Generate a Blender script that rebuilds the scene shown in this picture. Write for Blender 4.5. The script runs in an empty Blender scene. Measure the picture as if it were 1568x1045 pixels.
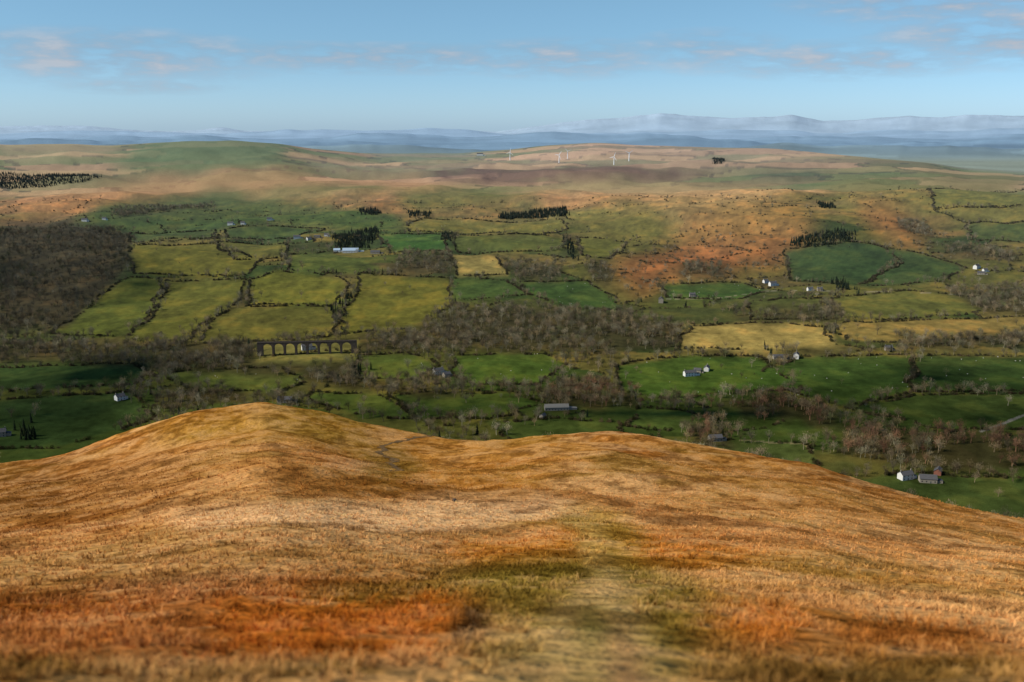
import bpy, math, random, bmesh
import numpy as np
from mathutils import Vector
random.seed(7); RNG=np.random.default_rng(7)
scene=bpy.context.scene
# ------------------------------------------------------------------ camera model
F=1524.0; PITCH=math.radians(12.1); EYE=300.0
cp,sp=math.cos(PITCH),math.sin(PITCH)
def T(row): return np.tan(PITCH+np.arctan((np.asarray(row,float)-522.5)/F))
def UU(col,row):
    return (np.asarray(col,float)-784)/F*(cp+T(row)*sp)
def lin(c):
    c=np.asarray(c,float)/255.0
    return np.where(c<=0.04045,c/12.92,((c+0.055)/1.055)**2.4)
# ------------------------------------------------------------------ noise
def _h(ix,iy,s):
    n=(ix.astype(np.int64)*374761393+iy.astype(np.int64)*668265263+s*1442695041)&0x7fffffff
    n=((n^(n>>13))*1274126177)&0x7fffffff
    n=(n^(n>>16))&0xffffff
    return n/float(0xffffff)
def vn(x,y,s=0):
    x=np.asarray(x,float); y=np.asarray(y,float)
    ix=np.floor(x); iy=np.floor(y); fx=x-ix; fy=y-iy
    fx=fx*fx*fx*(fx*(fx*6-15)+10); fy=fy*fy*fy*(fy*(fy*6-15)+10)
    ix=ix.astype(np.int64); iy=iy.astype(np.int64)
    a=_h(ix,iy,s);b=_h(ix+1,iy,s);c=_h(ix,iy+1,s);d=_h(ix+1,iy+1,s)
    return (a*(1-fx)+b*fx)*(1-fy)+(c*(1-fx)+d*fx)*fy
def fbm(x,y,s=0,o=4):
    r=0;a=.5;t=0
    for i in range(o):
        r=r+a*vn(x*.8+y*.6,-x*.6+y*.8,s+i*17);t+=a;a*=.5;x,y=x*1.93+5.3,y*1.93-3.1
    return r/t
def worley(x,y,size,s=0,ax=1.5):
    X=(x*.94+y*.34)/size/ax; Y=(-x*.34+y*.94)/size
    ix=np.floor(X).astype(np.int64); iy=np.floor(Y).astype(np.int64)
    f1=np.full(X.shape,9.);f2=np.full(X.shape,9.);idh=np.zeros(X.shape)
    for dx in(-1,0,1):
        for dy in(-1,0,1):
            jx=ix+dx;jy=iy+dy
            px=jx+.15+.7*_h(jx,jy,s+1);py=jy+.15+.7*_h(jx,jy,s+2)
            d=np.abs(X-px)**1.3+np.abs(Y-py)**1.3
            hh=_h(jx,jy,s+3)
            n=d<f1
            f2=np.where(n,f1,np.minimum(f2,d)); idh=np.where(n,hh,idh); f1=np.where(n,d,f1)
    return idh,(f2-f1)*size
# ------------------------------------------------------------------ terrain height
def smtab(xs,ys,n=600,k=12):
    g=np.linspace(xs[0],xs[-1],n); v=np.interp(g,xs,ys)
    w=np.exp(-np.linspace(-2,2,2*k+1)**2);w/=w.sum()
    return g,np.convolve(np.pad(v,k,mode='edge'),w,'valid')
Ec=[(-900,830),(-400,770),(0,703),(90,690),(200,660),(300,629),(405,613),(480,621),(560,640),(640,655),(700,664),(780,666),(850,662),(930,661),(1000,671),(1100,689),(1250,715),(1350,742),(1450,765),(1568,785),(2000,860),(2400,930)]
Eu=[float(UU(a,b)) for a,b in Ec]; EG,ER=smtab(Eu,[b for a,b in Ec],900,6)
DG,DR=smtab([-1.2,-.5,-.3,-.2,-.1,0,.12,.3,.5,1.2],[250,300,325,335,320,300,300,260,215,150])
HG,HR=smtab([0,.19,.407,.598,.723,.826,.926,1.0],[1,.753,.545,.364,.270,.205,.10,0],500,14)
VG,VR=smtab([0,600,1320,1500,1800,2200,2800,3800,5200,9000],[-300,-300,-300,-297,-285,-260,-235,-204,-180,-175],1800,14)
Sc=[(-900,235),(-300,225),(0,222),(100,221),(170,224),(230,220),(300,216),(360,216),(430,221),(480,229),(560,236),(700,236),(780,230),(840,223),(910,219),(980,223),(1080,226),(1180,228),(1250,235),(1330,243),(1420,252),(1480,264),(1568,272),(1900,285),(2600,290)]
SG,SR=smtab([float(UU(a,b)) for a,b in Sc],[b for a,b in Sc],1200,7)
CG,CR=smtab([-1.2,-.5,-.25,-.1,.05,.2,.35,.5,1.2],[5500,5600,5800,6800,7400,7000,5600,4700,4300])
Mc=[(-900,186),(-200,190),(0,194),(80,192),(130,193),(200,199),(270,202),(340,195),(370,200),(500,203),(640,200),(760,202),(840,190),(900,184),(960,180),(1010,173),(1060,177),(1100,181),(1160,180),(1210,176),(1260,186),(1310,184),(1390,178),(1440,180),(1480,176),(1568,178),(2000,184),(2600,190)]
MG,MR=smtab([float(UU(a,b)) for a,b in Mc],[b for a,b in Mc],1500,5)
def H(x,y):
    x=np.asarray(x,float); y=np.asarray(y,float)
    yy=np.maximum(y,8.); u=x/yy
    E=np.interp(u,EG,ER); De=np.interp(u,DG,DR)
    yn=np.minimum(yy,De); s=np.log(yn/8)/np.log(De/8)
    row=E+(1045-E)*np.interp(s,HG,HR)
    zn=-T(row)*yn
    dy=np.maximum(yy-De,0); te=T(E)
    zn=zn-te*dy-.32*dy*dy/(dy+70)
    und=(fbm(x/60,y/80,5,2)-.5)*4.6*np.clip(y/250,0,1)*np.clip((y-40)/60,.2,1)+(fbm(x/14,y/14,8,3)-.5)*1.7*np.clip(y/80,0.1,1)+(fbm(x/3,y/3,9,2)-.5)*.34
    und=und+2.8*np.exp(-((y-106)/18)**2)*np.exp(-((x+14)/26)**2)-2.2*np.exp(-((y-148)/22)**2)*np.exp(-((x+14)/45)**2)
    zn=zn+und
    z8=-T(1045)*8
    zn=np.where(y<8,-1.75+(z8+1.75)*y/8+und*np.clip(y/8,0,1),zn)
    zv=np.interp(y,VG,VR)
    S=np.interp(u,SG,SR); Dc=np.interp(u,CG,CR); zc=-T(S)*Dc
    z38=np.interp(3300.,VG,VR)
    q=np.clip((y-3300)/(Dc-3300),0,1)
    zv=np.where(y>3300,z38+(zc-z38)*(q*q*(3-2*q)*.45+q*.55),zv)
    rel=np.clip((y-1400)/900,0,1)*np.clip((Dc-y)/900,0.0,1)
    zv=zv+rel*((fbm(x/420,y/420,21,3)-.5)*56+(fbm(x/120,y/120,23,3)-.5)*17)
    zv=zv+(fbm(x/150,y/150,31,2)-.5)*6*np.clip((y-500)/300,0,1)*(y<9000)
    zv=zv+30*np.exp(-((x-560)/380)**2-((y-2800)/420)**2)+22*np.exp(-((x+700)/420)**2-((y-1950)/330)**2)+34*np.exp(-((x-1300)/420)**2-((y-3000)/500)**2)
    over=np.clip((y-Dc)/2200,0,1); over=over*over*(3-2*over)
    zv=zv*(1-over)+(-255)*over
    base=-255+(fbm(x/1500,y/1500,41,3)-.5)*60*over
    zf=base
    for D,w,r0,amp,sd in((10500,900,226,13,51),(14000,1500,216,13,52),(19500,2200,208,11,53),(26000,2500,202,9,54)):
        rr=r0+(fbm(u*11+3,u*0+sd,sd,4)-.5)*2*amp
        zr=-T(rr)*D
        zf=np.maximum(zf,-255+(zr+255)*np.exp(-((y-D)/w)**2))
    rm=np.interp(u,MG,MR)+(fbm(u*60,y/3000,61,3)-.5)*3
    zf=np.maximum(zf,-255+(-T(rm)*38000+255)*np.exp(-((y-38000)/4500)**2))
    zv=np.where(over>0,np.where(zf>zv,zv*(1-over)+zf*over,zv),zv)
    return EYE+np.maximum(zn,zv)
def pick(pts,ymin=620.,ymax=9000.,n=1800):
    out=[]
    ys=np.geomspace(ymin,ymax,n)
    for c,r in pts:
        a=float(UU(c,r)); t=float(T(r))
        hz=H(a*ys,ys); ray=EYE-t*ys
        k=np.argmax(hz>=ray)
        if hz[k]<ray[k]: k=n-1
        out.append((a*ys[k],ys[k],hz[k]))
    return np.array(out)
def near(pts): return pick(pts,6.,420.,900)
# ------------------------------------------------------------------ ground grid
Uin=np.linspace(-.57,.57,1020); Uo=np.linspace(.58,1.7,60)
U=np.concatenate([-Uo[::-1],Uin,Uo])
ys=[-40,-30,-22,-15,-10,-6,-3,-1,0.5,2,3,4,5]
y=6.
while y<62000:
    ys.append(y)
    if y<300: d=.0085
    elif y<660: d=.014
    elif y<9000: d=min(.0026*(y/700)**.85,.014)
    else: d=.02
    y*=1+d
YS=np.array(ys,float)
NR,NC=len(YS),len(U)
def width(y): return np.maximum(y,0)+14+np.maximum(-y,0)*.5
GY=np.repeat(YS[:,None],NC,1); GX=U[None,:]*width(GY)
GZ=H(GX,GY)
print('grid',NR,NC)
# ------------------------------------------------------------------ ground colour (land cover map with haze mixed in)
def mixc(A,B,m): return A*(1-m[...,None])+B*m[...,None]
ONE=np.ones((NR,NC,3))
idh,edge=worley(GX+(fbm(GX/60,GY/60,71,2)-.5)*30,GY+(fbm(GX/60,GY/60,72,2)-.5)*30,120,3)
pal=np.array([lin(c) for c in((80,88,40),(62,76,36),(106,100,50),(92,92,44),(72,78,40),(114,104,56),(58,74,34),(92,84,48))])
C=pal[(idh*7.999).astype(int)]
low=np.clip((1500-GY)/500,0,1)
C=mixc(C,ONE*lin((58,72,33)),low*.55)
nm=fbm(GX/260,GY/260,81,4); nm2=fbm(GX/700,GY/500,83,3); nm3=fbm(GX/70,GY/110,85,3)
moor=mixc(ONE*lin((188,150,104)),ONE*lin((122,120,66)),np.clip((nm-.44)*6,0,1))
moor=mixc(moor,ONE*lin((162,114,76)),np.clip((nm2-.53)*8,0,1)*.7)
moor=mixc(moor,ONE*lin((100,86,56)),np.clip((nm3-.56)*8,0,1)*.6)
idf,ef=worley(GX+(nm-.5)*120,GY,300,9,2.2)
palf=np.array([lin(c) for c in((184,152,108),(108,118,70),(200,160,122),(132,126,80),(90,108,62),(164,132,98),(104,100,64))])
moor=mixc(moor,palf[(idf*6.999).astype(int)],np.clip((GY-3100)/700,0,1)*.85)
moor=mixc(moor,ONE*lin((62,62,44)),((ef<16)&(GY>3100)).astype(float)*.75)
mf=np.clip((GY+(nm-.5)*1600-2500)/500,0,1)
C=mixc(C,moor,mf)
# near fell
n1=fbm(GX/22,GY/22,91,4);n5=fbm(GX/9,GY/16,191,3)
G=ONE*lin((192,138,74))
G=mixc(G,ONE*lin((160,98,40)),np.clip((n1-.5)*8,0,1)*.8)
G=mixc(G,ONE*lin((138,114,48)),np.clip((.45-n1)*8,0,1)*.6)
G=mixc(G,ONE*lin((222,178,130)),np.clip((n5-.54)*8,0,1)*.55)
C=np.where((GY<640)[...,None],G,C)
def blur(m,r):
    if r<1: return m
    r=int(r)
    for ax in(0,1):
        for _ in range(2):
            p=np.pad(m,[(r,r) if a==ax else (0,0) for a in(0,1)],mode='edge')
            cs=np.cumsum(p,ax); z=np.zeros_like(np.take(cs,[0],ax)); cs=np.concatenate([z,cs],ax)
            n=2*r+1
            m=(np.take(cs,np.arange(n,cs.shape[ax]),ax)-np.take(cs,np.arange(0,cs.shape[ax]-n),ax))/n
    return m
wn1=(fbm(GX/np.maximum(GY*.02,.5),np.log(np.maximum(GY,1))*40,101,3)-.5); wn2=(fbm(GX/np.maximum(GY*.02,.5)+31,np.log(np.maximum(GY,1))*40,103,3)-.5)
def inside(px,py,P):
    r=np.zeros(px.shape,bool); n=len(P)
    for i in range(n):
        x1,y1=P[i][0],P[i][1];x2,y2=P[(i+1)%n][0],P[(i+1)%n][1]
        if y1==y2: continue
        c=((y1>py)!=(y2>py))&(px<(x2-x1)*(py-y1)/(y2-y1)+x1)
        r^=c
    return r
def paint(W,color,op=1.,soft=0,warp=.01):
    global C
    ymn,ymx=W[:,1].min(),W[:,1].max()
    j0=max(np.searchsorted(YS,ymn*.97)-soft*3-3,0);j1=min(np.searchsorted(YS,ymx*1.03)+soft*3+3,NR)
    uu=W[:,0]/width(W[:,1])
    i0=max(np.searchsorted(U,uu.min()-.02)-soft*3,0);i1=min(np.searchsorted(U,uu.max()+.02)+soft*3,NC)
    sl=(slice(j0,j1),slice(i0,i1))
    gy=GY[sl]; gx=GX[sl]
    m=inside(gx+wn1[sl]*gy*warp,gy+wn2[sl]*gy*warp*2,W).astype(float)
    m=blur(m,soft)*op
    C[sl]=mixc(C[sl],np.ones_like(C[sl])*lin(color),m)
def soft(pts,color,op=.8,s=10,w=.03,nr=False):
    W=near(pts) if nr else pick(pts); paint(W,color,op,s,w); return W
soft([(0,335),(100,300),(200,270),(650,264),(700,300),(400,302),(150,316),(80,335)],(188,138,88),.65,6,.06)
soft([(165,250),(300,212),(450,220),(430,250),(300,260),(170,265)],(94,112,64),.85,4)
soft([(0,218),(170,218),(180,240),(60,252),(0,250)],(176,154,112),.6,4)
soft([(460,240),(800,240),(900,216),(1070,222),(1350,246),(1080,262),(700,262),(480,258)],(198,164,136),.35,6)
soft([(640,262),(900,256),(1080,268),(1060,278),(900,280),(720,278)],(98,68,56),.85,2,.1)
soft([(540,262),(640,266),(700,276),(600,272)],(98,68,56),.6,2,.1)
soft([(700,285),(900,280),(1200,285),(1200,320),(1150,350),(1050,350),(960,310),(860,300)],(188,154,104),.65,10)
soft([(940,400),(1040,380),(1060,345),(1200,335),(1250,355),(1200,400),(1080,420),(1010,435),(970,455),(945,430)],(148,96,58),.85,8,.05)
soft([(1050,330),(1230,300),(1260,345),(1140,370),(1060,370)],(152,122,66),.7,8)
soft([(1130,262),(1280,262),(1270,272),(1140,272)],(70,76,54),.8,3)
soft([(560,225),(640,232),(760,236),(700,243),(560,240)],(124,132,108),.7,4)
soft([(1240,285),(1568,268),(1568,345),(1420,345),(1290,330)],(114,110,52),.7,8)
soft([(1300,308),(1380,318),(1415,380),(1370,375),(1330,345)],(168,118,68),.8,6)
soft([(0,335),(120,330),(200,350),(190,420),(100,500),(0,505)],(66,60,42),.9,6)
soft([(150,312),(330,290),(420,300),(600,330),(640,348),(540,356),(420,348),(200,356),(110,345)],(66,88,38),.9,4)
soft([(400,292),(590,284),(600,296),(420,306)],(94,104,52),.7,4)
soft([(590,292),(720,286),(850,300),(800,318),(640,330)],(98,104,48),.8,5)
soft([(880,330),(960,310),(1010,340),(990,385),(890,392)],(114,108,52),.8,6)
soft([(1035,535),(1050,500),(1265,500),(1285,528),(1140,540)],(154,138,80),.8,3)
Gn=(70,90,36);Dn=(52,72,32);O=(104,102,40);OG=(88,96,38);P=(152,138,80)
FIELDS=[  # deepest greens also have the shadow of clouds put into the colour
 ([(198,376),(325,372),(398,400),(375,422),(202,420)],O),
 ([(200,424),(242,428),(248,446),(222,490),(178,517),(78,512),(150,455)],OG),
 ([(252,430),(380,430),(363,462),(318,492),(283,521),(182,520),(230,492),(257,448)],(96,98,40)),
 ([(330,370),(442,372),(432,396),(360,398)],(100,100,46)),
 ([(387,430),(425,415),(520,425),(532,440),(510,468),(380,468)],(104,106,40)),
 ([(322,494),(350,473),(505,470),(517,490),(502,516),(430,522),(298,526)],(98,96,42)),
 ([(550,420),(640,425),(690,427),(690,468),(660,490),(600,505),(520,512),(527,480),(545,450)],(104,102,40)),
 ([(440,390),(500,385),(600,416),(545,420),(440,414)],(82,94,42)),
 ([(575,362),(680,360),(685,386),(600,388)],(60,94,38)),
 ([(625,342),(650,335),(858,337),(868,352),(820,362),(740,358),(625,356)],(108,106,50)),
 ([(692,362),(740,361),(866,366),(862,384),(700,386)],(90,98,46)),
 ([(690,390),(760,395),(780,422),(700,421)],P),
 ([(695,427),(770,429),(812,452),(720,460),(692,456)],(70,90,42)),
 ([(792,432),(900,432),(938,455),(950,476),(860,470),(802,446)],(64,88,40)),
 ([(884,364),(960,372),(930,398),(888,392)],(102,104,46)),
 ([(1200,386),(1340,376),(1380,400),(1310,438),(1212,430)],(54,76,38)),
 ([(1345,378),(1400,385),(1475,410),(1440,432),(1316,438),(1384,401)],(60,80,40)),
 ([(1012,435),(1130,432),(1180,446),(1130,458),(1022,458)],(60,86,38)),
 ([(1052,500),(1150,495),(1262,500),(1278,528),(1140,536),(1037,535)],(158,140,80)),
 ([(1270,456),(1400,446),(1500,456),(1500,480),(1350,490),(1272,482)],(98,100,48)),
 ([(1282,496),(1420,490),(1620,486),(1620,510),(1370,526),(1290,520)],(138,120,66)),
 ([(1222,548),(1400,545),(1390,600),(1300,624),(1205,598),(1160,574)],(60,82,35)),
 ([(1404,545),(1640,545),(1640,600),(1394,600)],(56,76,34)),
 ([(1305,626),(1394,604),(1640,604),(1640,660),(1450,662)],(62,78,36)),
 ([(942,562),(1040,546),(1158,546),(1200,572),(1218,597),(1100,602),(1030,612),(952,600)],(64,88,35)),
 ([(540,546),(630,541),(668,560),(642,580),(552,580)],(78,92,40)),
 ([(692,546),(838,541),(868,560),(822,590),(722,590),(692,570)],Gn),
 ([(600,602),(780,602),(832,620),(742,642),(640,642)],(64,82,36)),
 ([(240,572),(420,562),(470,582),(420,602),(300,600)],(82,92,42)),
 ([(0,612),(200,602),(238,640),(100,682),(-20,690)],(50,68,36)),
 ([(-40,565),(60,562),(200,556),(232,570),(200,592),(-40,600)],(56,76,38)),
 ([(982,622),(1100,642),(1060,662),(962,656)],(72,88,42)),
 ([(1080,672),(1240,682),(1256,718),(1100,700)],(76,88,46)),
 ([(1290,735),(1400,725),(1640,740),(1640,800),(1450,790)],(60,76,38)),
 ([(480,602),(590,606),(640,642),(560,640),(470,612)],(68,84,38)),
 ([(740,646),(860,640),(950,650),(960,670),(800,680)],(66,80,38)),
 ([(345,352),(440,348),(500,352),(450,366),(350,364)],(60,82,38)),
 ([(200,357),(330,353),(330,366),(240,368),(200,372)],(70,84,42)),
 ([(1480,345),(1640,338),(1640,370),(1490,368)],(74,88,44)),
 ([(1420,290),(1640,280),(1640,310),(1430,320)],(108,110,54)),
 ([(1430,322),(1640,312),(1640,336),(1478,343)],(114,110,56)),
 ([(1150,462),(1260,456),(1262,490),(1150,490)],(86,92,46)),
]
FW=[]
for pts,c in FIELDS:
    W=pick(pts,640.); FW.append(W); paint(W,c,.9,1,.009)
def strip(pts,w,color,op=.9):
    W=pick(pts)
    for a,b in zip(W[:-1],W[1:]):
        d=np.array([b[0]-a[0],b[1]-a[1]]);n=np.array([-d[1],d[0]])/max(np.hypot(*d),1e-3)*w/2
        paint(np.array([[a[0]+n[0],a[1]+n[1],0],[b[0]+n[0],b[1]+n[1],0],[b[0]-n[0],b[1]-n[1],0],[a[0]-n[0],a[1]-n[1],0]]),color,op,0,.004)
WOODS=[
 [(0,355),(190,350),(200,400),(150,450),(100,500),(-60,505),(-60,355)],
 [(640,500),(700,470),(850,470),(960,482),(1040,500),(1033,535),(900,545),(760,540),(625,533)],
 [(-60,528),(200,528),(380,530),(400,552),(560,556),(540,580),(300,572),(100,556),(-60,556)],
 [(820,600),(880,584),(978,600),(972,625),(850,628)],
 [(1080,622),(1190,604),(1282,627),(1290,658),(1180,640)],
 [(1290,650),(1440,664),(1620,684),(1620,722),(1400,716),(1290,694)],
 [(1040,404),(1110,407),(1112,430),(1042,426)],
 [(1370,332),(1420,342),(1432,366),(1378,352)],
 [(1370,514),(1620,508),(1620,530),(1400,536)],
 [(1440,442),(1620,432),(1620,484),(1500,480)],
 [(284,592),(376,600),(370,614),(290,612)],
 [(470,566),(600,582),(740,602),(700,612),(560,600),(460,582)],
 [(770,398),(868,402),(850,432),(790,426)],
 [(1130,480),(1290,470),(1280,494),(1130,492)],
 [(545,515),(640,505),(640,538),(550,540)],
 [(1440,372),(1560,388),(1560,402),(1450,388)],
 [(890,400),(940,408),(935,440),(900,430)],
 [(1050,655),(1110,650),(1120,690),(1060,685)],
 [(610,392),(690,390),(690,424),(600,412)],
 [(230,520),(300,524),(390,528),(390,538),(230,536)],
 [(170,322),(330,312),(330,320),(180,334)],
]
WW=[pick(p,640.) for p in WOODS]
for W in WW: paint(W,(64,58,38),.8,3,.02)
soft([(396,524),(545,522),(548,552),(392,556)],(120,116,64),.8,2,.01)
strip([(1500,662),(1530,652),(1568,634),(1600,620)],4.5,(130,126,116))
strip([(1020,458),(1090,458),(1180,446),(1260,446),(1480,452)],4,(140,136,120),.6)
strip([(1130,675),(1180,678),(1230,680),(1245,690)],4,(140,130,100),.6)
def ns(pts,c,op=.7,s=12,w=.06): soft(pts,c,op,s,w,True)
ns([(-100,720),(60,705),(250,690),(330,720),(260,780),(0,800),(-100,800)],(132,88,42),.75,16)
ns([(220,655),(300,633),(405,618),(490,626),(600,652),(560,700),(400,670),(240,690)],(170,134,56),.7,10)
ns([(560,640),(700,668),(860,668),(940,672),(880,720),(640,745),(600,720)],(186,134,62),.55,10)
ns([(240,790),(460,766),(700,762),(870,770),(900,790),(760,806),(520,812),(300,815)],(232,192,150),.8,6)  # pale crest grass, with the roll's shading put into the colour
ns([(300,740),(620,735),(880,745),(860,762),(460,760),(280,780)],(152,106,48),.65,6)  # dip behind the crest, its shade put into the colour
ns([(860,740),(1200,735),(1568,800),(1568,900),(1200,850),(900,800)],(212,166,112),.4,20)
ns([(1000,680),(1300,740),(1568,800),(1568,830),(1200,770),(1000,710)],(166,118,54),.6,10)
ns([(100,700),(500,690),(560,730),(420,760),(100,790)],(204,152,94),.4,12)
ns([(-50,820),(500,820),(800,840),(700,880),(300,900),(-50,900)],(206,160,112),.4,16)
ns([(-50,905),(300,890),(640,880),(740,930),(720,1045),(-50,1060)],(150,88,38),.8,18)
ns([(300,925),(700,910),(745,950),(690,1010),(340,1010)],(184,104,30),.75,10)
ns([(0,930),(220,920),(280,980),(60,1000)],(170,98,36),.65,10)
ns([(640,830),(900,812),(1180,838),(1080,880),(740,880)],(190,122,44),.75,12)
ns([(1000,930),(1200,900),(1568,960),(1568,1060),(1060,1060)],(150,98,48),.7,18)
ns([(1060,925),(1250,935),(1240,990),(1070,980)],(184,108,36),.8,8)
ns([(1280,950),(1520,970),(1500,1015),(1300,1005)],(168,100,40),.65,8)
ns([(680,870),(860,850),(1040,870),(1100,930),(1060,1060),(660,1060),(740,950)],(118,110,46),.8,14)
ns([(460,905),(640,890),(700,900),(620,925),(480,925)],(122,114,48),.45,8)
ns([(-50,1015),(300,1022),(680,1018),(700,1060),(-50,1060)],(108,92,44),.75,10)
ns([(1080,1010),(1568,1005),(1568,1060),(1080,1060)],(108,94,48),.7,10)
ns([(860,775),(960,780),(990,850),(940,870),(890,830)],(156,134,58),.7,8)
ns([(560,680),(620,676),(640,720),(600,742),(560,735)],(134,108,46),.75,5)
ns([(915,870),(945,868),(985,950),(1030,1060),(740,1060),(830,950)],(186,160,112),.65,7,.05)
ns([(895,930),(925,925),(930,1060),(870,1060)],(104,108,50),.75,5,.05)
ns([(940,955),(960,955),(990,1060),(935,1060)],(112,76,58),.8,4,.05)
ns([(800,985),(830,985),(810,1060),(740,1060)],(118,100,56),.6,4,.05)
ns([(685,965),(740,930),(755,955),(705,1005)],(46,28,16),.95,3,.04)
ns([(870,790),(915,800),(940,870),(905,872),(885,820)],(196,166,102),.6,4,.05)
a1=fbm(GX/7,GY/9,131,3);a2=fbm(GX/2.2,GY/2.6,133,3);a3=fbm(GX/.8,GY/.8,135,2)
wf=np.clip((GY-25)/60,0,1)
tus=(a1-.5)*(1.2+wf*.6)+(a2-.5)*(1.9)+(a3-.5)*1.5*(1-.6*wf)
mN=(GY<640)
pale=np.clip(tus*1.6,0,1)*mN; dark=np.clip(-tus*1.9,0,1)*mN
C=mixc(C,C*.58+lin((226,182,132))*.42,pale*.8)
C=mixc(C,C*np.array([.46,.41,.36]),dark*.9)
C=mixc(C,C*np.array([1.0,.89,.70]),mN.astype(float))
b1=fbm(GX/30,GY/40,141,4);b2=fbm(GX/9,GY/12,143,3)
mv=np.clip((GY-640)/50,0,1)*np.clip((3600-GY)/600,0,1)
C=C*(1+mv*((b1-.5)*1.0+(b2-.5)*.7))[...,None]
C=mixc(C,C*np.array([1.35,1.08,.95]),mv*np.clip((b1-.55)*6,0,1)*.6)
C=mixc(C,C*np.array([1.0,.93,.78]),mv)
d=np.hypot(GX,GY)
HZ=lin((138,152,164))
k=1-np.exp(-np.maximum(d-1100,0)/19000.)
C=C*(1-k[...,None])+HZ*k[...,None]  # distance haze baked into the ground colour
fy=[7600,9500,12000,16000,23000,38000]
ft=np.array([lin(c) for c in((136,146,134),(126,146,152),(120,146,166),(130,158,180),(146,172,194),(166,186,202))])  # blue of the far ranges is aerial haze painted as surface colour
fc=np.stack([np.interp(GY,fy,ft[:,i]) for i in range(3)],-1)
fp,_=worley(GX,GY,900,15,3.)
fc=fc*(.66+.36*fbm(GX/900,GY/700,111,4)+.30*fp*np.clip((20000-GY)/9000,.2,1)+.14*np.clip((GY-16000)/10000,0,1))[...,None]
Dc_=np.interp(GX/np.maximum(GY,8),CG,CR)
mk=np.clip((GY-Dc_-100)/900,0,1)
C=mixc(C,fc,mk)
ALB=.88
def colorat(x,y):
    j=np.clip(np.searchsorted(YS,y),0,NR-1); i=np.clip(np.searchsorted(U,x/width(y)),0,NC-1)
    return C[j,i]
# ------------------------------------------------------------------ materials
def mat(name):
    m=bpy.data.materials.new(name);m.use_nodes=True;nt=m.node_tree;nt.nodes.clear()
    return m,nt,nt.nodes.new('ShaderNodeOutputMaterial')
def N(nt,t,**k):
    n=nt.nodes.new(t)
    for a,b in k.items(): setattr(n,a,b)
    return n
def simple(name,rgb,var=.2,scale=2.,rough=.9,spec=.1):
    m,nt,out=mat(name)
    b=N(nt,'ShaderNodeBsdfPrincipled');b.inputs['Roughness'].default_value=rough;b.inputs['Specular IOR Level'].default_value=spec
    tc=N(nt,'ShaderNodeTexCoord');no=N(nt,'ShaderNodeTexNoise');no.inputs['Scale'].default_value=scale;no.inputs['Detail'].default_value=4
    nt.links.new(tc.outputs['Object'],no.inputs['Vector'])
    mr=N(nt,'ShaderNodeMapRange');mr.inputs[1].default_value=.25;mr.inputs[2].default_value=.75;mr.inputs[3].default_value=1-var;mr.inputs[4].default_value=1+var
    nt.links.new(no.outputs['Fac'],mr.inputs[0])
    v=N(nt,'ShaderNodeVectorMath',operation='SCALE');nt.links.new(mr.outputs[0],v.inputs['Scale'])
    v.inputs[0].default_value=rgb
    nt.links.new(v.outputs[0],b.inputs['Base Color']);nt.links.new(b.outputs[0],out.inputs[0])
    return m
def plantmat(name):
    m,nt,out=mat(name);b=N(nt,'ShaderNodeBsdfDiffuse')
    a=N(nt,'ShaderNodeAttribute');a.attribute_type='INSTANCER';a.attribute_name='icol';nt.links.new(a.outputs['Color'],b.inputs['Color']);nt.links.new(b.outputs[0],out.inputs[0])
    return m
def ground_mat():
    m,nt,out=mat('land_cover_hazed')
    b=N(nt,'ShaderNodeBsdfDiffuse')
    a=N(nt,'ShaderNodeAttribute');a.attribute_name='land'
    g=N(nt,'ShaderNodeNewGeometry')
    prev=a.outputs['Color'];ns_=[]
    for sc,lo,hi,de in((1.5,.6,1.4,3),(.12,.85,1.15,4)):
        n=N(nt,'ShaderNodeTexNoise');n.inputs['Scale'].default_value=sc;n.inputs['Detail'].default_value=de;n.inputs['Roughness'].default_value=.65
        nt.links.new(g.outputs['Position'],n.inputs['Vector'])
        mr=N(nt,'ShaderNodeMapRange');mr.inputs[1].default_value=.3;mr.inputs[2].default_value=.7;mr.inputs[3].default_value=lo;mr.inputs[4].default_value=hi
        nt.links.new(n.outputs['Fac'],mr.inputs[0])
        v=N(nt,'ShaderNodeVectorMath',operation='SCALE');nt.links.new(prev,v.inputs[0]);nt.links.new(mr.outputs[0],v.inputs['Scale']);prev=v.outputs[0];ns_.append(n)
    nt.links.new(prev,b.inputs['Color'])
    bp=N(nt,'ShaderNodeBump');bp.inputs['Strength'].default_value=.9;bp.inputs['Distance'].default_value=.4;nt.links.new(ns_[0].outputs['Fac'],bp.inputs['Height'])
    nt.links.new(bp.outputs[0],b.inputs['Normal']);nt.links.new(b.outputs[0],out.inputs[0])
    return m
def link(o,coll=None): (coll or scene.collection).objects.link(o);return o
me=bpy.data.meshes.new('ground')
co=np.stack([GX,GY,GZ],-1).reshape(-1,3).astype(np.float32)
me.vertices.add(len(co));me.vertices.foreach_set('co',co.ravel())
idx=np.arange(NR*NC).reshape(NR,NC)
q=np.stack([idx[:-1,:-1],idx[:-1,1:],idx[1:,1:],idx[1:,:-1]],-1).reshape(-1,4)
me.loops.add(q.size);me.polygons.add(len(q))
me.loops.foreach_set('vertex_index',q.ravel().astype(np.int32))
me.polygons.foreach_set('loop_start',(np.arange(len(q))*4).astype(np.int32))
me.polygons.foreach_set('loop_total',np.full(len(q),4,np.int32))
me.update();me.validate()
me.polygons.foreach_set('use_smooth',np.ones(len(q),bool))
at=me.attributes.new('land','FLOAT_COLOR','POINT')
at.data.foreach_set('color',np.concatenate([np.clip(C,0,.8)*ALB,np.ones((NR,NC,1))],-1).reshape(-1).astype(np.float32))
me.materials.append(ground_mat())
ground=link(bpy.data.objects.new('ground_terrain',me))
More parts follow.
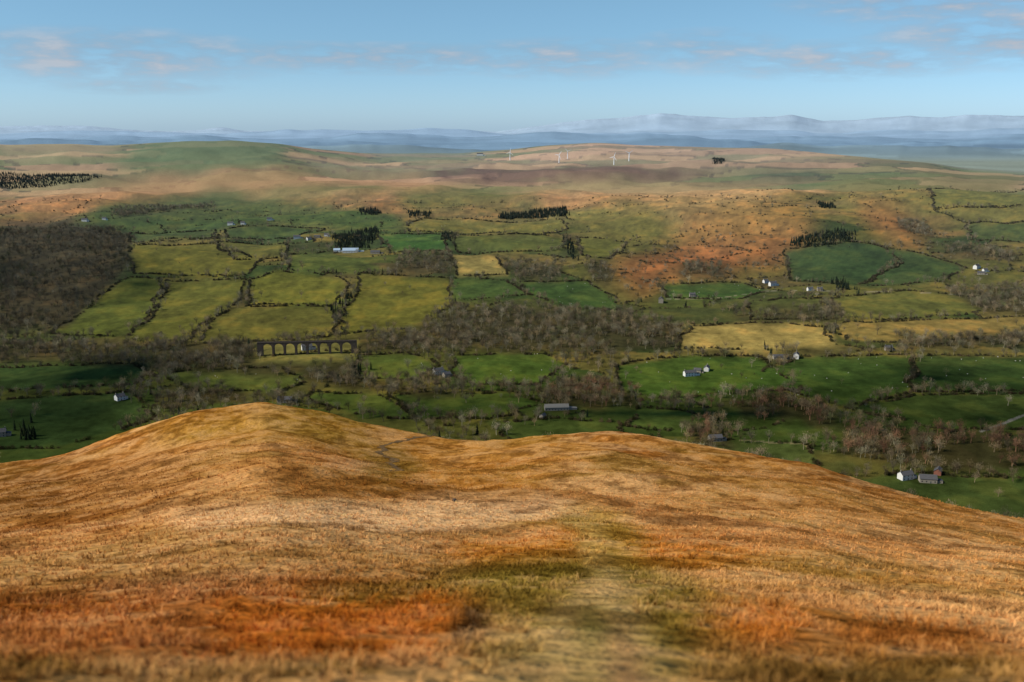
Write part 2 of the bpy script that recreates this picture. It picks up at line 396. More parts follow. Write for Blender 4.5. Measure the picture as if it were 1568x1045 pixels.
# ------------------------------------------------------------------ mesh helper
def tri_mesh(name,verts,faces,m):
    me=bpy.data.meshes.new(name);me.from_pydata([tuple(v) for v in verts],[],faces);me.update()
    if m: me.materials.append(m)
    return me
def tube(V,Fc,a,b,ra,rb,n=5):
    a=Vector(a);b=Vector(b);d=(b-a).normalized();u=d.orthogonal().normalized();w=d.cross(u);s=len(V)
    for P_,r in((a,ra),(b,rb)):
        for i in range(n):
            an=2*math.pi*i/n;V.append(P_+u*math.cos(an)*r+w*math.sin(an)*r)
    for i in range(n): Fc.append((s+i,s+(i+1)%n,s+n+(i+1)%n,s+n+i))
M_twig=plantmat('bare_twigs');M_leaf=plantmat('evergreen_foliage');M_grass=plantmat('dry_grass')
def bare_tree(seed,h=12,cr=4.5,ntw=230,low=.3):
    r=random.Random(seed);V=[];Fc=[]
    top=Vector((r.uniform(-.5,.5),r.uniform(-.5,.5),h*.55))
    tube(V,Fc,(0,0,-1),(0,0,h*.25),.38,.3,6);tube(V,Fc,(0,0,h*.25),top,.3,.16,5)
    ends=[]
    for i in range(9):
        an=i*2.4+r.random();st=Vector((0,0,h*.25)).lerp(top,r.random())
        e=Vector((math.cos(an)*cr*r.uniform(.4,.8),math.sin(an)*cr*r.uniform(.4,.8),h*r.uniform(.5,.85)))
        tube(V,Fc,st,e,.15,.06,4);ends.append((st,e))
    ends.append((top,Vector((0,0,h*.92))))
    for i in range(ntw):
        st,e=r.choice(ends);c=st.lerp(e,r.uniform(.45,1.1))
        p=c+Vector((r.gauss(0,1),r.gauss(0,1),r.gauss(0,.8)))*cr*.26
        if p.z<h*low: p.z=h*low+r.random()*2
        dr=(p-Vector((0,0,h*.3))).normalized()+Vector((r.uniform(-.6,.6),r.uniform(-.6,.6),r.uniform(-.2,.7)))
        L=r.uniform(.7,1.7)*h/12;w=dr.orthogonal().normalized();w=(w+dr.cross(w)*r.uniform(-1,1)).normalized()*r.uniform(.08,.18)
        s=len(V);V+= [p-w,p+w,p+dr.normalized()*L];Fc.append((s,s+1,s+2))
    return tri_mesh('bare_tree',V,Fc,M_twig)
def bush(seed,h=3,w=2.2,n=100):
    r=random.Random(seed);V=[];Fc=[]
    for i in range(5):
        tube(V,Fc,(r.uniform(-.4,.4),r.uniform(-.4,.4),-.3),(r.uniform(-1,1),r.uniform(-1,1),h*.6),.08,.03,3)
    for i in range(n):
        th=r.random()*6.28;z=r.random();rad=w*math.sqrt(r.random())*(1-.45*z*z)
        p=Vector((math.cos(th)*rad,math.sin(th)*rad,z*h*r.uniform(.7,1.)))
        dr=Vector((r.uniform(-1,1),r.uniform(-1,1),r.uniform(-.1,1))).normalized();ww=dr.orthogonal().normalized();ww=(ww+dr.cross(ww)*r.uniform(-1,1)).normalized()*r.uniform(.14,.34)
        s=len(V);V+=[p-ww,p+ww,p+dr*r.uniform(.5,1.1)];Fc.append((s,s+1,s+2))
    return tri_mesh('bush',V,Fc,M_twig)
def conifer(seed,h=13,w=3):
    r=random.Random(seed);V=[];Fc=[];tube(V,Fc,(0,0,-.5),(0,0,h*.95),.25,.04,5)
    n=240
    for i in range(n):
        z=.1+.9*(i/n);rad=w*(1-z)**.8*r.uniform(.6,1.05)+.15;an=r.random()*6.28
        b=Vector((0,0,h*z));e=Vector((math.cos(an)*rad,math.sin(an)*rad,h*z-rad*.35+r.uniform(-.2,.2)))
        m_=b.lerp(e,.45);sd=Vector((-math.sin(an),math.cos(an),r.uniform(-.5,.5)))*(.35+rad*.22)
        s=len(V);V+=[b,m_+sd,e,m_-sd];Fc.append((s,s+1,s+2,s+3))
    return tri_mesh('conifer',V,Fc,M_leaf)
def tuft(seed,h=.34,n=16,sp_=.16):
    r=random.Random(seed);V=[];Fc=[]
    for i in range(n):
        an=r.random()*6.28;b=Vector((math.cos(an),math.sin(an),0))*r.random()*sp_*.5
        o=Vector((math.cos(an+r.uniform(-.6,.6)),math.sin(an+r.uniform(-.6,.6)),0))
        L=h*r.uniform(.6,1.2);m_=b+o*L*.25+Vector((0,0,L*.6));e=b+o*L*r.uniform(.5,1.)+Vector((0,0,L*r.uniform(.45,.95)))
        w=Vector((-o.y,o.x,0))*r.uniform(.008,.016)
        s=len(V);V+=[b-w,b+w,m_+w*.8,m_-w*.8,e];Fc+=[(s,s+1,s+2,s+3),(s+3,s+2,s+4)]
    return tri_mesh('grass_tuft',V,Fc,M_grass)
def mkcoll(name,meshes):
    c=bpy.data.collections.new(name)
    for i,m_ in enumerate(meshes): c.objects.link(bpy.data.objects.new(f'{name}_{i}',m_))
    return c
c_bare=mkcoll('bare_tree_kinds',[bare_tree(1),bare_tree(2,13,4),bare_tree(3,10,5,260,.25),bare_tree(4,11,4,200)])
c_bush=mkcoll('bush_kinds',[bush(1),bush(2,2.6,2.6),bush(3,3.6,2)])
c_con=mkcoll('conifer_kinds',[conifer(1),conifer(2,11,3.4),conifer(3,14,2.6)])
c_tuft=mkcoll('tuft_kinds',[tuft(1),tuft(2,.28,18,.2),tuft(3,.4,14,.14),tuft(4,.22,20,.24)])
def scatter(name,x,y,sc,col,coll,nk,sink=.1,tilt=.06,z=None):
    n=len(x)
    if z is None: z=H(x,y)-sink
    me=bpy.data.meshes.new(name);me.vertices.add(n)
    me.vertices.foreach_set('co',np.stack([x,y,z],-1).astype(np.float32).ravel())
    a=me.attributes.new('rot','FLOAT_VECTOR','POINT');a.data.foreach_set('vector',np.stack([RNG.normal(0,tilt,n),RNG.normal(0,tilt,n),RNG.random(n)*6.28],-1).astype(np.float32).ravel())
    a=me.attributes.new('sc','FLOAT','POINT');a.data.foreach_set('value',np.asarray(sc,np.float32))
    a=me.attributes.new('ix','INT','POINT');a.data.foreach_set('value',RNG.integers(0,nk,n).astype(np.int32))
    a=me.attributes.new('icol','FLOAT_COLOR','POINT');a.data.foreach_set('color',np.concatenate([col,np.ones((n,1))],-1).astype(np.float32).ravel())
    o=link(bpy.data.objects.new(name,me))
    ng=bpy.data.node_groups.new(name,'GeometryNodeTree')
    ng.interface.new_socket('Geometry',in_out='INPUT',socket_type='NodeSocketGeometry');ng.interface.new_socket('Geometry',in_out='OUTPUT',socket_type='NodeSocketGeometry')
    gi=ng.nodes.new('NodeGroupInput');go=ng.nodes.new('NodeGroupOutput');ip=ng.nodes.new('GeometryNodeInstanceOnPoints')
    ci=ng.nodes.new('GeometryNodeCollectionInfo');ci.inputs['Collection'].default_value=coll;ci.inputs['Separate Children'].default_value=True;ci.inputs['Reset Children'].default_value=True
    def na(nm,t):
        k=ng.nodes.new('GeometryNodeInputNamedAttribute');k.data_type=t;k.inputs['Name'].default_value=nm
        return [s for s in k.outputs if s.enabled and s.name=='Attribute'][0]
    L=ng.links.new
    L(gi.outputs[0],ip.inputs['Points']);L(ci.outputs[0],ip.inputs['Instance']);ip.inputs['Pick Instance'].default_value=True
    L(na('ix','INT'),ip.inputs['Instance Index']);L(na('rot','FLOAT_VECTOR'),ip.inputs['Rotation']);L(na('sc','FLOAT'),ip.inputs['Scale'])
    L(ip.outputs[0],go.inputs[0])
    md=o.modifiers.new('instances','NODES');md.node_group=ng
    print(name,n)
    return o
def hazed(c,x,y):  # same distance haze baked into plant colours
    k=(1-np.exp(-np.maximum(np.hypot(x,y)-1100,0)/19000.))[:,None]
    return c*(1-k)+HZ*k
def treecol(n,base,x,y,v=.25):
    c=np.array([lin(b) for b in base])[RNG.integers(0,len(base),n)]*(1+RNG.normal(0,v,(n,1))).clip(.45,1.7)
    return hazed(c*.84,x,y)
BARE=[(130,114,88),(134,118,92),(108,98,72),(142,132,106),(114,104,82),(136,118,84),(98,98,62),(124,118,92)]
RED=[(132,98,74),(140,106,80),(116,92,70),(130,112,84),(112,100,74)]
VA,VB=pick([(402,545),(540,541)],640.)
def clear_via(x,y):
    return ~((x>VA[0]-8)&(x<VB[0]+6)&(y>VA[1]-95)&(y<VA[1]+70))
def fill(W,dens,wj=1.):
    x0,x1,y0,y1=W[:,0].min(),W[:,0].max(),W[:,1].min(),W[:,1].max()
    n=int((x1-x0)*(y1-y0)*dens)
    x=RNG.uniform(x0,x1,n);y=RNG.uniform(y0,y1,n)
    k=inside(x+(fbm(x/25,y/25,5,2)-.5)*40*wj,y+(fbm(x/25,y/25,6,2)-.5)*60*wj,W)
    return x[k],y[k]
xs=[];yy=[];cs=[]
for i,W in enumerate(WW):
    x,y=fill(W,.0095 if i!=0 else .0065);g=(fbm(x/45,y/45,77,2)>.3)&(clear_via(x,y)|(RNG.random(len(x))<.16));x=x[g];y=y[g];xs.append(x);yy.append(y);cs.append(treecol(len(x),RED if i in(3,4,5,17) else BARE,x,y)*(.68 if i==0 else 1.))
x=np.concatenate(xs);y=np.concatenate(yy);c=np.concatenate(cs)
scatter('bare_woodland',x,y,RNG.uniform(.55,1.3,len(x)),c,c_bare,4,.3)
hx=[];hy=[];tx=[];ty=[]
for W in FW:
    n=len(W)
    for i in range(n):
        a,b=W[i],W[(i+1)%n];L=np.hypot(b[0]-a[0],b[1]-a[1])
        if RNG.random()<.08: continue
        k=int(L/1.9)
        if k<2: continue
        t=RNG.random(k);px=a[0]+(b[0]-a[0])*t;py=a[1]+(b[1]-a[1])*t
        px=px+(fbm(px/40,py/40,7,2)-.5)*20+RNG.normal(0,.8,k);py=py+(fbm(px/40,py/40,8,2)-.5)*20+RNG.normal(0,.8,k)
        g=fbm(px/30,py/30,9,2)>.33
        hx.append(px[g]);hy.append(py[g])
        kt=RNG.poisson(L/12);t=RNG.random(kt);qx=a[0]+(b[0]-a[0])*t;qy=a[1]+(b[1]-a[1])*t
        g=fbm(qx/60,qy/60,19,2)>.43;qx=qx[g];qy=qy[g]
        tx.append(qx+RNG.normal(0,5,len(qx)));ty.append(qy+RNG.normal(0,5,len(qx)))
n=700000;x=RNG.uniform(-1900,1900,n);y=RNG.uniform(700,3100,n)
wx=x+(fbm(x/60,y/60,71,2)-.5)*30;wy=y+(fbm(x/60,y/60,72,2)-.5)*30
_,e=worley(wx,wy,120,3);k=(e<2.3)&(np.abs(x/y)<.7);x=x[k];y=y[k]
g=np.zeros(len(x),bool)
for W in FW+WW: g|=inside(x,y,W)
g|=(y>2300)&(RNG.random(len(y))<.6)
g|=fbm(x/50,y/50,39,2)<.35
x=x[~g];y=y[~g];hx.append(x);hy.append(y)
k=RNG.random(len(x))<.12;tx.append(x[k]+RNG.normal(0,4,k.sum()));ty.append(y[k]+RNG.normal(0,4,k.sum()))
x=np.concatenate(hx);y=np.concatenate(hy)
HEDGE=[(74,68,44),(62,60,36),(86,76,52),(58,62,34),(96,82,58)]
scatter('hedgerows',x,y,RNG.uniform(.45,1.25,len(x))*np.where(y>1900,1.1,1),treecol(len(x),HEDGE,x,y),c_bush,3,.2)
n=38000;x=RNG.uniform(-1000,1100,n);y=RNG.uniform(700,2400,n)
dn=fbm(x/90,y/70,201,3);k=(dn>.53)&(np.abs(x/y)<.7)&(RNG.random(n)<np.clip((2000-y)/900,.1,.8));x=x[k];y=y[k]
g=np.zeros(len(x),bool)
for W in FW: g|=inside(x,y,W)&(RNG.random(len(x))<.95)
tx.append(x[~g]);ty.append(y[~g])
x=np.concatenate(tx);y=np.concatenate(ty);g=clear_via(x,y);x=x[g];y=y[g]
scatter('hedgerow_trees',x,y,RNG.uniform(.4,1.25,len(x)),treecol(len(x),BARE,x,y,.35),c_bare,4,.3)
ex,ey=x,y
W=pick([(940,400),(1040,350),(1200,335),(1250,365),(1200,410),(1080,425),(970,455)])
x,y=fill(W,.0008);scatter('hawthorn_scrub',x,y,RNG.uniform(.9,2.,len(x)),treecol(len(x),BARE,x,y)*.8,c_bush,3,.2)
CON=[[(760,327),(800,328),(866,320),(870,331),(800,336),(762,336)],[(862,366),(873,364),(884,400),(874,403)],[(512,362),(578,350),(580,365),(560,382),(515,380)],
 [(1212,376),(1250,352),(1308,354),(1300,374),(1215,382)],[(552,322),(580,320),(580,331),(555,331)],[(-60,266),(50,270),(160,272),(130,280),(60,288),(-60,288)],
 [(1252,313),(1274,312),(1273,321),(1258,320)],[(614,327),(653,325),(660,333),(632,334)],[(1092,244),(1108,244),(1108,252),(1092,252)],
 [(1162,534),(1174,532),(1176,548),(1166,548)],[(34,650),(56,646),(56,672),(38,676)],[(1280,434),(1298,432),(1298,446),(1282,446)],[(676,360),(692,358),(694,370),(680,370)],[(522,452),(536,448),(524,486),(514,492)],[(545,570),(560,568),(560,580),(548,580)]]
xs=[];yy=[]
for i,P_ in enumerate(CON):
    W=pick(P_,640.)
    x,y=fill(W,.022 if W[:,1].mean()<3200 else .012,1 if i!=5 else .6);xs.append(x);yy.append(y)
x=np.concatenate(xs);y=np.concatenate(yy)
k=(RNG.random(len(ex))<.02)&(ey<1900)
x=np.concatenate([x,ex[k]+4]);y=np.concatenate([y,ey[k]+4])
scatter('conifer_plantation',x,y,RNG.uniform(.55,1.0,len(x)),treecol(len(x),[(46,58,38),(40,50,36),(54,62,38)],x,y),c_con,3,.3)
# grass
def ring(y0,y1,dens,sc,smin=.6):
    n=int(dens*1.3*(y1*y1-y0*y0)/2*1.15)
    yq=np.sqrt(RNG.uniform(y0*y0,y1*y1,n));xq=RNG.uniform(-.68,.68,n)*(yq+3)
    k=fbm(xq/(1.1*sc),yq/(1.1*sc),301,2)>.44
    xq=xq[k];yq=yq[k];return xq,yq,RNG.uniform(smin,1.3,len(xq))*sc
xs=[];yy=[];ss=[]
for a in((3.5,16,55,.42),(16,40,16,.55),(40,90,4.5,.7),(90,230,1.0,.95)):
    x,y,s=ring(*a);xs.append(x);yy.append(y);ss.append(s)
x=np.concatenate(xs);y=np.concatenate(yy);s=np.concatenate(ss)
c=colorat(x,y)*(.78+RNG.random((len(x),1))*.62)
tl=near([(890,1050),(905,980),(915,930),(930,890),(945,850),(925,810),(895,785)]);o_=np.argsort(tl[:,1])
cx=np.interp(y,tl[o_,1],tl[o_,0])+(vn(y/4,y*0,411)-.5)*.8
wt=np.clip(1.1-y*.012,.35,1.2)*(.6+.8*fbm(x/1.5,y/1.5,412,2))
s=np.where((np.abs(x-cx)<wt)&(y<70),s*.4,s)
scatter('moor_grass',x,y,s,np.clip(c,0,.8),c_tuft,4,.02,.25)
# ------------------------------------------------------------------ buildings
M_white=simple('white_render',(.62,.61,.57),.06,1.);M_stone=simple('limestone_wall',(.27,.24,.19),.25,2.);M_slate=simple('slate_roof',(.085,.083,.085),.25,1.5,.9,0)
M_glass=simple('window_glass',(.03,.035,.04),.1,1,.2,spec=.5);M_door=simple('painted_door',(.08,.10,.09),.1);M_blue=simple('tin_sheet',(.33,.42,.5),.1,1,.6);M_dark=simple('viaduct_stone',(.075,.06,.047),.35,.6);M_steel=simple('turbine_white',(.78,.79,.8),.03,1,.5)
M_wool=simple('fleece',(.62,.58,.5),.15,6.);M_track=simple('trodden_earth',(.15,.09,.04),.4,1.,1.,0);M_rock=simple('dark_rock',(.05,.045,.04),.3,5.)
def box(V,Fc,x0,x1,y0,y1,z0,z1):
    s=len(V);V+=[(x0,y0,z0),(x1,y0,z0),(x1,y1,z0),(x0,y1,z0),(x0,y0,z1),(x1,y0,z1),(x1,y1,z1),(x0,y1,z1)]
    Fc+=[(s,s+3,s+2,s+1),(s+4,s+5,s+6,s+7),(s,s+1,s+5,s+4),(s+1,s+2,s+6,s+5),(s+2,s+3,s+7,s+6),(s+3,s,s+4,s+7)]
def child(par,name,V,Fc,m):
    o=link(bpy.data.objects.new(name,tri_mesh(name,V,Fc,m)));o.parent=par;return o
def house(name,col,row,L=14,W=7.5,h=5,yaw=0,wm=None,rm=None,lean=True,chim=2):
    wm=wm or M_white;rm=rm or M_slate
    p=pick([(col,row)],640.)[0];e=link(bpy.data.objects.new(name,None));e.location=(p[0],p[1],p[2]-.3);e.rotation_euler=(0,0,math.radians(yaw))
    r=W*.36;a,b=L/2,W/2
    V=[(-a,-b,-1),(a,-b,-1),(a,b,-1),(-a,b,-1),(-a,-b,h),(a,-b,h),(a,b,h),(-a,b,h),(-a,0,h+r),(a,0,h+r)]
    Fc=[(0,1,5,4),(2,3,7,6),(1,2,6,9,5),(3,0,4,8,7)]
    if lean: box(V,Fc,a+.003,a+L*.35,-b*.7,b*.7,-1,h*.6)
    child(e,'walls',V,Fc,wm)
    o=.35;V=[];Fc=[]
    for sgn in(-1,1):
        s=len(V);dz=-o*r/b
        V+=[(-a-o,sgn*(b+o),h+dz+.05),(a+o,sgn*(b+o),h+dz+.05),(a+o,0,h+r+.05),(-a-o,0,h+r+.05),(-a-o,sgn*(b+o),h+dz+.25),(a+o,sgn*(b+o),h+dz+.25),(a+o,0,h+r+.25),(-a-o,0,h+r+.25)]
        Fc+=[(s,s+1,s+2,s+3),(s+4,s+5,s+6,s+7),(s,s+1,s+5,s+4),(s+1,s+2,s+6,s+5),(s,s+3,s+7,s+4)]
    if lean:
        s=len(V);V+=[(a+.01,-b*.75,h*.62+.9),(a+L*.35+.3,-b*.75,h*.62),(a+L*.35+.3,b*.75,h*.62),(a+.01,b*.75,h*.62+.9)];Fc.append((s,s+1,s+2,s+3))
    child(e,'roof',V,Fc,rm)
    V=[];Fc=[]
    nw=max(2,int(L/3.2))
    for sgn in(-1,1):
        for i in range(nw):
            xx=-a+L*(i+.5)/nw
            for z in((1,3.3) if h>4 else(1.2,)):
                if i==nw//2 and z<2: continue
                y0=sgn*(b+.04);box(V,Fc,xx-.5,xx+.5,min(y0,sgn*(b-.05)),max(y0,sgn*(b-.05)),z,z+1.15)
    child(e,'windows',V,Fc,M_glass)
    V=[];Fc=[];xx=-a+L*(nw//2+.5)/nw
    box(V,Fc,xx-.5,xx+.5,-b-.06,-b+.05,0,2.1);child(e,'door',V,Fc,M_door)
    if chim:
        V=[];Fc=[]
        for k in range(chim):
            cx=(-a+.6) if k==0 else (a-.6);box(V,Fc,cx-.45,cx+.45,-.4,.4,h+r-.6,h+r+1.3);box(V,Fc,cx-.2,cx+.2,-.2,.2,h+r+1.3,h+r+1.8)
        child(e,'chimneys',V,Fc,M_stone)
    return e
house('farmhouse',671,574,13,8,6,35,M_white);house('stone_barn',684,577,9,7,4,35,M_stone,chim=0)
house('farmhouse',1056,576,15,7,5,15);house('farmhouse',1082,568,10,6,5,70);house('stone_barn',1068,571,9,6,4,-20,M_stone,chim=0)
house('farmhouse',1183,438,14,8,6,20);house('cottage',1172,434,9,7,5,20)
house('farmhouse',1219,549,10,7,6,70);house('stone_barn',1195,550,20,7,4,0,M_stone,chim=0)
house('farmhouse',1495,412,15,8,6,40);house('cottage',1508,417,9,7,5,10);house('stone_barn',1502,421,14,7,4,-20,M_stone,chim=0)
house('farmhouse',1012,464,12,8,7,80,M_stone);house('farmhouse',470,536,14,8,6,20)
house('tin_barn',537,387,34,14,5,5,M_white,M_blue,chim=0);house('tin_barn',516,386,14,10,4,5,M_white,M_blue,chim=0);house('stone_barn',575,389,20,9,4,-5,M_stone,chim=0)
house('farmhouse',413,338,14,8,6,10);house('farmhouse',353,345,14,8,6,0);house('cottage',372,344,10,7,5,0)
house('farmhouse',455,366,16,8,6,10);house('cottage',473,368,10,7,5,40);house('stone_barn',486,365,14,8,4,0,M_stone,chim=0);house('cottage',500,362,10,7,5,0)
house('cottage',130,339,14,8,5,0);house('cottage',160,337,10,7,5,0);house('stone_barn',852,628,26,8,4,5,M_stone,M_stone,chim=0);house('stone_barn',831,640,7,5,3,60,M_stone,chim=0)
house('farmhouse',1386,734,12,7,5,20);house('stone_barn',1420,738,14,8,4,-10,M_stone,chim=0);house('stone_barn',1436,726,9,6,4,60,simple('red_brick',(.22,.09,.06),.2),chim=0)
house('cottage',0,668,12,8,5,20,M_stone);house('cottage',184,613,10,7,5,50);house('stone_barn',437,616,16,8,4,0,M_stone,chim=0);house('stone_barn',1095,675,13,7,4,10,M_stone,chim=0)
house('cottage',1240,446,10,7,5,10);house('cottage',1255,446,9,7,5,0,M_stone);house('farmhouse',735,239,40,16,12,0);house('cottage',1060,455,10,7,5,0,M_stone);house('cottage',1360,537,10,7,5,0,M_stone)
# viaduct
a,b=VA,VB;L=float(np.hypot(*(b-a)[:2]));na_=8;pw=2.8;W_=3.2;hd=18.;V=[];Fc=[]
bay=L/na_
def prism(prof):
    s=len(V);n=len(prof)
    for yv in(-W_,W_):
        for px,pz in prof:V.append((px,yv,pz))
    Fc.append(tuple(range(s,s+n)));Fc.append(tuple(range(s+2*n-1,s+n-1,-1)))
    for i in range(n):Fc.append((s+i,s+n+i,s+n+(i+1)%n,s+(i+1)%n))
for i in range(na_):
    x0=i*bay;r=(bay-pw)/2;cx=x0+bay/2;sp0=hd-r-1.2
    box(V,Fc,x0-pw/2,x0+pw/2-.003,-W_,W_,-8,sp0)
    K=14
    for j in range(K):
        a0=math.pi*j/K;a1=math.pi*(j+1)/K
        xA,xB=cx-r*math.cos(a0),cx-r*math.cos(a1)
        prism([(xA,sp0+r*math.sin(a0)),(xB,sp0+r*math.sin(a1)),(xB,hd),(xA,hd)])
    box(V,Fc,x0-pw/2,x0+pw/2,-W_-.1,W_+.1,sp0+.003,hd)
box(V,Fc,L-pw/2,L+pw/2,-W_,W_,-8,hd)
e=link(bpy.data.objects.new('railway_viaduct',None));e.location=(a[0],a[1],min(a[2],b[2])-.5);e.rotation_euler=(0,0,math.atan2(b[1]-a[1],b[0]-a[0]))
child(e,'arches',V,Fc,M_dark)
V=[];Fc=[];box(V,Fc,-6,L+6,-W_-.3,-W_+.3,hd+.003,hd+1.);box(V,Fc,-6,L+6,W_-.3,W_+.3,hd+.003,hd+1.);box(V,Fc,-6,-pw/2-.01,-W_,W_,-4,hd);box(V,Fc,L+pw/2+.01,L+6,-W_,W_,-4,hd);child(e,'parapets',V,Fc,M_dark)
# wind turbines
for i,(cc,rr,ang) in enumerate(((781,246,10),(856,250,35),(869,244,70),(940,253,20),(963,247,55))):
    p=pick([(cc,rr)])[0];e=link(bpy.data.objects.new('wind_turbine',None));e.location=(p[0],p[1],p[2]-1);e.rotation_euler=(0,0,random.uniform(-.4,.4))
    hh=50*p[1]/6500.
    V=[];Fc=[];tube(V,Fc,(0,0,0),(0,0,hh),2.4,1.4,12);child(e,'tower',V,Fc,M_steel)
    V=[];Fc=[];box(V,Fc,-1.6,1.6,-3.5,4,hh,hh+3);tube(V,Fc,(0,-3.5,hh+1.5),(0,-5,hh+1.5),1.5,.3,10);child(e,'nacelle',V,Fc,M_steel)
    V=[];Fc=[]
    for k in range(3):
        an=math.radians(ang+120*k);dv=Vector((math.sin(an),0,math.cos(an)));sv=Vector((dv.z,0,-dv.x));c0=Vector((0,-4.4,hh+1.5))
        s=len(V);V+=[c0+sv*.8,c0-sv*.8,c0+dv*5-sv*1.5,c0+dv*5+sv*1.4,c0+dv*23+sv*.4,c0+dv*23-sv*.4];V+=[v+Vector((0,.5,0)) for v in V[s:s+6]]
        Fc+=[(s,s+1,s+2,s+3),(s+3,s+2,s+5,s+4),(s+6,s+9,s+8,s+7),(s+9,s+10,s+11,s+8)]
    child(e,'blades',V,Fc,M_steel)
# sheep flock
def sheep_mesh():
    bm=bmesh.new()
    bmesh.ops.create_uvsphere(bm,u_segments=10,v_segments=7,radius=1)
    for v in bm.verts: v.co=Vector((v.co.x*.6,v.co.y*.28*(1.05-.1*v.co.x),v.co.z*.3+.62))
    r=bmesh.ops.create_uvsphere(bm,u_segments=8,v_segments=6,radius=1)
    for v in r['verts']: v.co=Vector((v.co.x*.18+.72,v.co.y*.1,v.co.z*.11+.72-v.co.x*.08))
    V=[];Fc=[]
    for sx in(-.35,.35):
        for sy in(-.14,.14): tube(V,Fc,(sx,sy,.45),(sx+.02,sy,0),.06,.04,5)
    me=bpy.data.meshes.new('sheep');bm.to_mesh(me);bm.free()
    V0=[v.co.copy() for v in me.vertices];F0=[tuple(p.vertices) for p in me.polygons];o=len(V0)
    return tri_mesh('sheep',V0+V,F0+[tuple(i+o for i in f) for f in Fc],M_wool)
c_sh=mkcoll('sheep_kinds',[sheep_mesh()])
xs=[];yy=[]
for i in(21,22,24,26,28,25,8,9,13,17):
    x,y=fill(FW[i],.0004);xs.append(x);yy.append(y)
x=np.concatenate(xs);y=np.concatenate(yy);scatter('sheep_flock',x,y,RNG.uniform(.95,1.2,len(x)),np.ones((len(x),3)),c_sh,1,0,0)
# footpath gully on the spur
def ribbon(name,pts,w,m):
    W=near(pts);P=[]
    for a,b in zip(W[:-1],W[1:]):
        k=max(int(np.hypot(*(b-a)[:2])/1.5),1)
        for t in range(k): P.append(a+(b-a)*t/k)
    P.append(W[-1]);P=np.array(P);P[:,0]+=(fbm(P[:,1]/6,P[:,1]*0,401,2)-.5)*4
    V=[];Fc=[]
    for i in range(len(P)):
        d=P[min(i+1,len(P)-1)]-P[max(i-1,0)];n=np.array([-d[1],d[0]]);n/=max(np.hypot(*n[:2]),1e-4);ww=w*(.4+vn(np.array(i*.7),np.array(0.),5))
        for s in(-.5,0,.5):
            xx,yv=P[i,0]+n[0]*s*ww,P[i,1]+n[1]*s*ww;V.append((xx,yv,float(H(xx,yv))+.08))
    for i in range(len(P)-1):
        for j in(0,1): Fc.append((i*3+j,i*3+j+1,i*3+3+j+1,i*3+3+j))
    return link(bpy.data.objects.new(name,tri_mesh(name,V,Fc,m)))
ribbon('footpath',[(604,722),(598,705),(585,693),(592,684),(625,674),(655,668),(678,662)],1.8,M_track)
p=near([(696,768)])[0];bm=bmesh.new();bmesh.ops.create_icosphere(bm,subdivisions=2,radius=.26)
for v in bm.verts: v.co*=.8+.4*random.random();v.co.z*=.7
me=bpy.data.meshes.new('boulder');bm.to_mesh(me);bm.free();me.materials.append(M_rock);o=link(bpy.data.objects.new('boulder',me));o.location=(p[0],p[1],p[2]+.1)
# ------------------------------------------------------------------ light and sky
sd=Vector((-.80,-.22,0)).normalized();EL=math.radians(40);sd=Vector((sd.x*math.cos(EL),sd.y*math.cos(EL),math.sin(EL)))
sl=bpy.data.lights.new('sun','SUN');sl.energy=4.9;sl.angle=math.radians(.5);sl.color=(1,.93,.81)
so=link(bpy.data.objects.new('sun',sl));so.rotation_euler=sd.to_track_quat('Z','Y').to_euler();so.location=(0,0,600)
M_cloud,nt,out=mat('shade_cloud_veil')
df=N(nt,'ShaderNodeBsdfDiffuse');df.inputs[0].default_value=(.8,.8,.82,1);tr=N(nt,'ShaderNodeBsdfTransparent');mx=N(nt,'ShaderNodeMixShader');mx.inputs[0].default_value=.12
nt.links.new(tr.outputs[0],mx.inputs[1]);nt.links.new(df.outputs[0],mx.inputs[2]);nt.links.new(mx.outputs[0],out.inputs[0])
def cloud(col,row,rx,ry,seed):  # added clouds out of view, set sunward to shade chosen valley patches
    r=random.Random(seed);p=pick([(col,row)],640.)[0];hgt=1300.;k=(hgt)/sd.z
    c=Vector(p)+sd*k;bm=bmesh.new()
    for i in range(16):
        an=r.random()*6.28;q_=math.sqrt(r.random())
        R=r.uniform(.28,.5)*(1.2-q_*.6)
        m_=bmesh.ops.create_icosphere(bm,subdivisions=2,radius=1)
        for v in m_['verts']:
            j=1+.25*math.sin(v.co.x*5+i)*math.cos(v.co.y*4+i)
            v.co=Vector((v.co.x*R*rx*j+math.cos(an)*q_*rx*.8,v.co.y*R*ry*j+math.sin(an)*q_*ry*.8,v.co.z*R*90*j))
    me=bpy.data.meshes.new('unseen_shade_cloud');bm.to_mesh(me);bm.free();me.materials.append(M_cloud)
    o=link(bpy.data.objects.new('unseen_shade_cloud',me));o.location=c
cloud(60,610,230,260,1);cloud(60,430,300,250,2);cloud(1470,620,240,200,3);cloud(760,630,330,75,5)
w=bpy.data.worlds.new('World');scene.world=w;w.use_nodes=True;nt=w.node_tree;nt.nodes.clear()
out=N(nt,'ShaderNodeOutputWorld');bg=N(nt,'ShaderNodeBackground');bg.inputs['Strength'].default_value=.1;nt.links.new(bg.outputs[0],out.inputs[0])
sk=N(nt,'ShaderNodeTexSky');sk.sky_type='NISHITA';sk.sun_disc=False;sk.sun_elevation=EL;sk.sun_rotation=math.atan2(sd.x,sd.y);sk.altitude=400;sk.air_density=1.0;sk.dust_density=.6;sk.ozone_density=2.
tc=N(nt,'ShaderNodeTexCoord');sx=N(nt,'ShaderNodeSeparateXYZ');nt.links.new(tc.outputs['Generated'],sx.inputs[0])
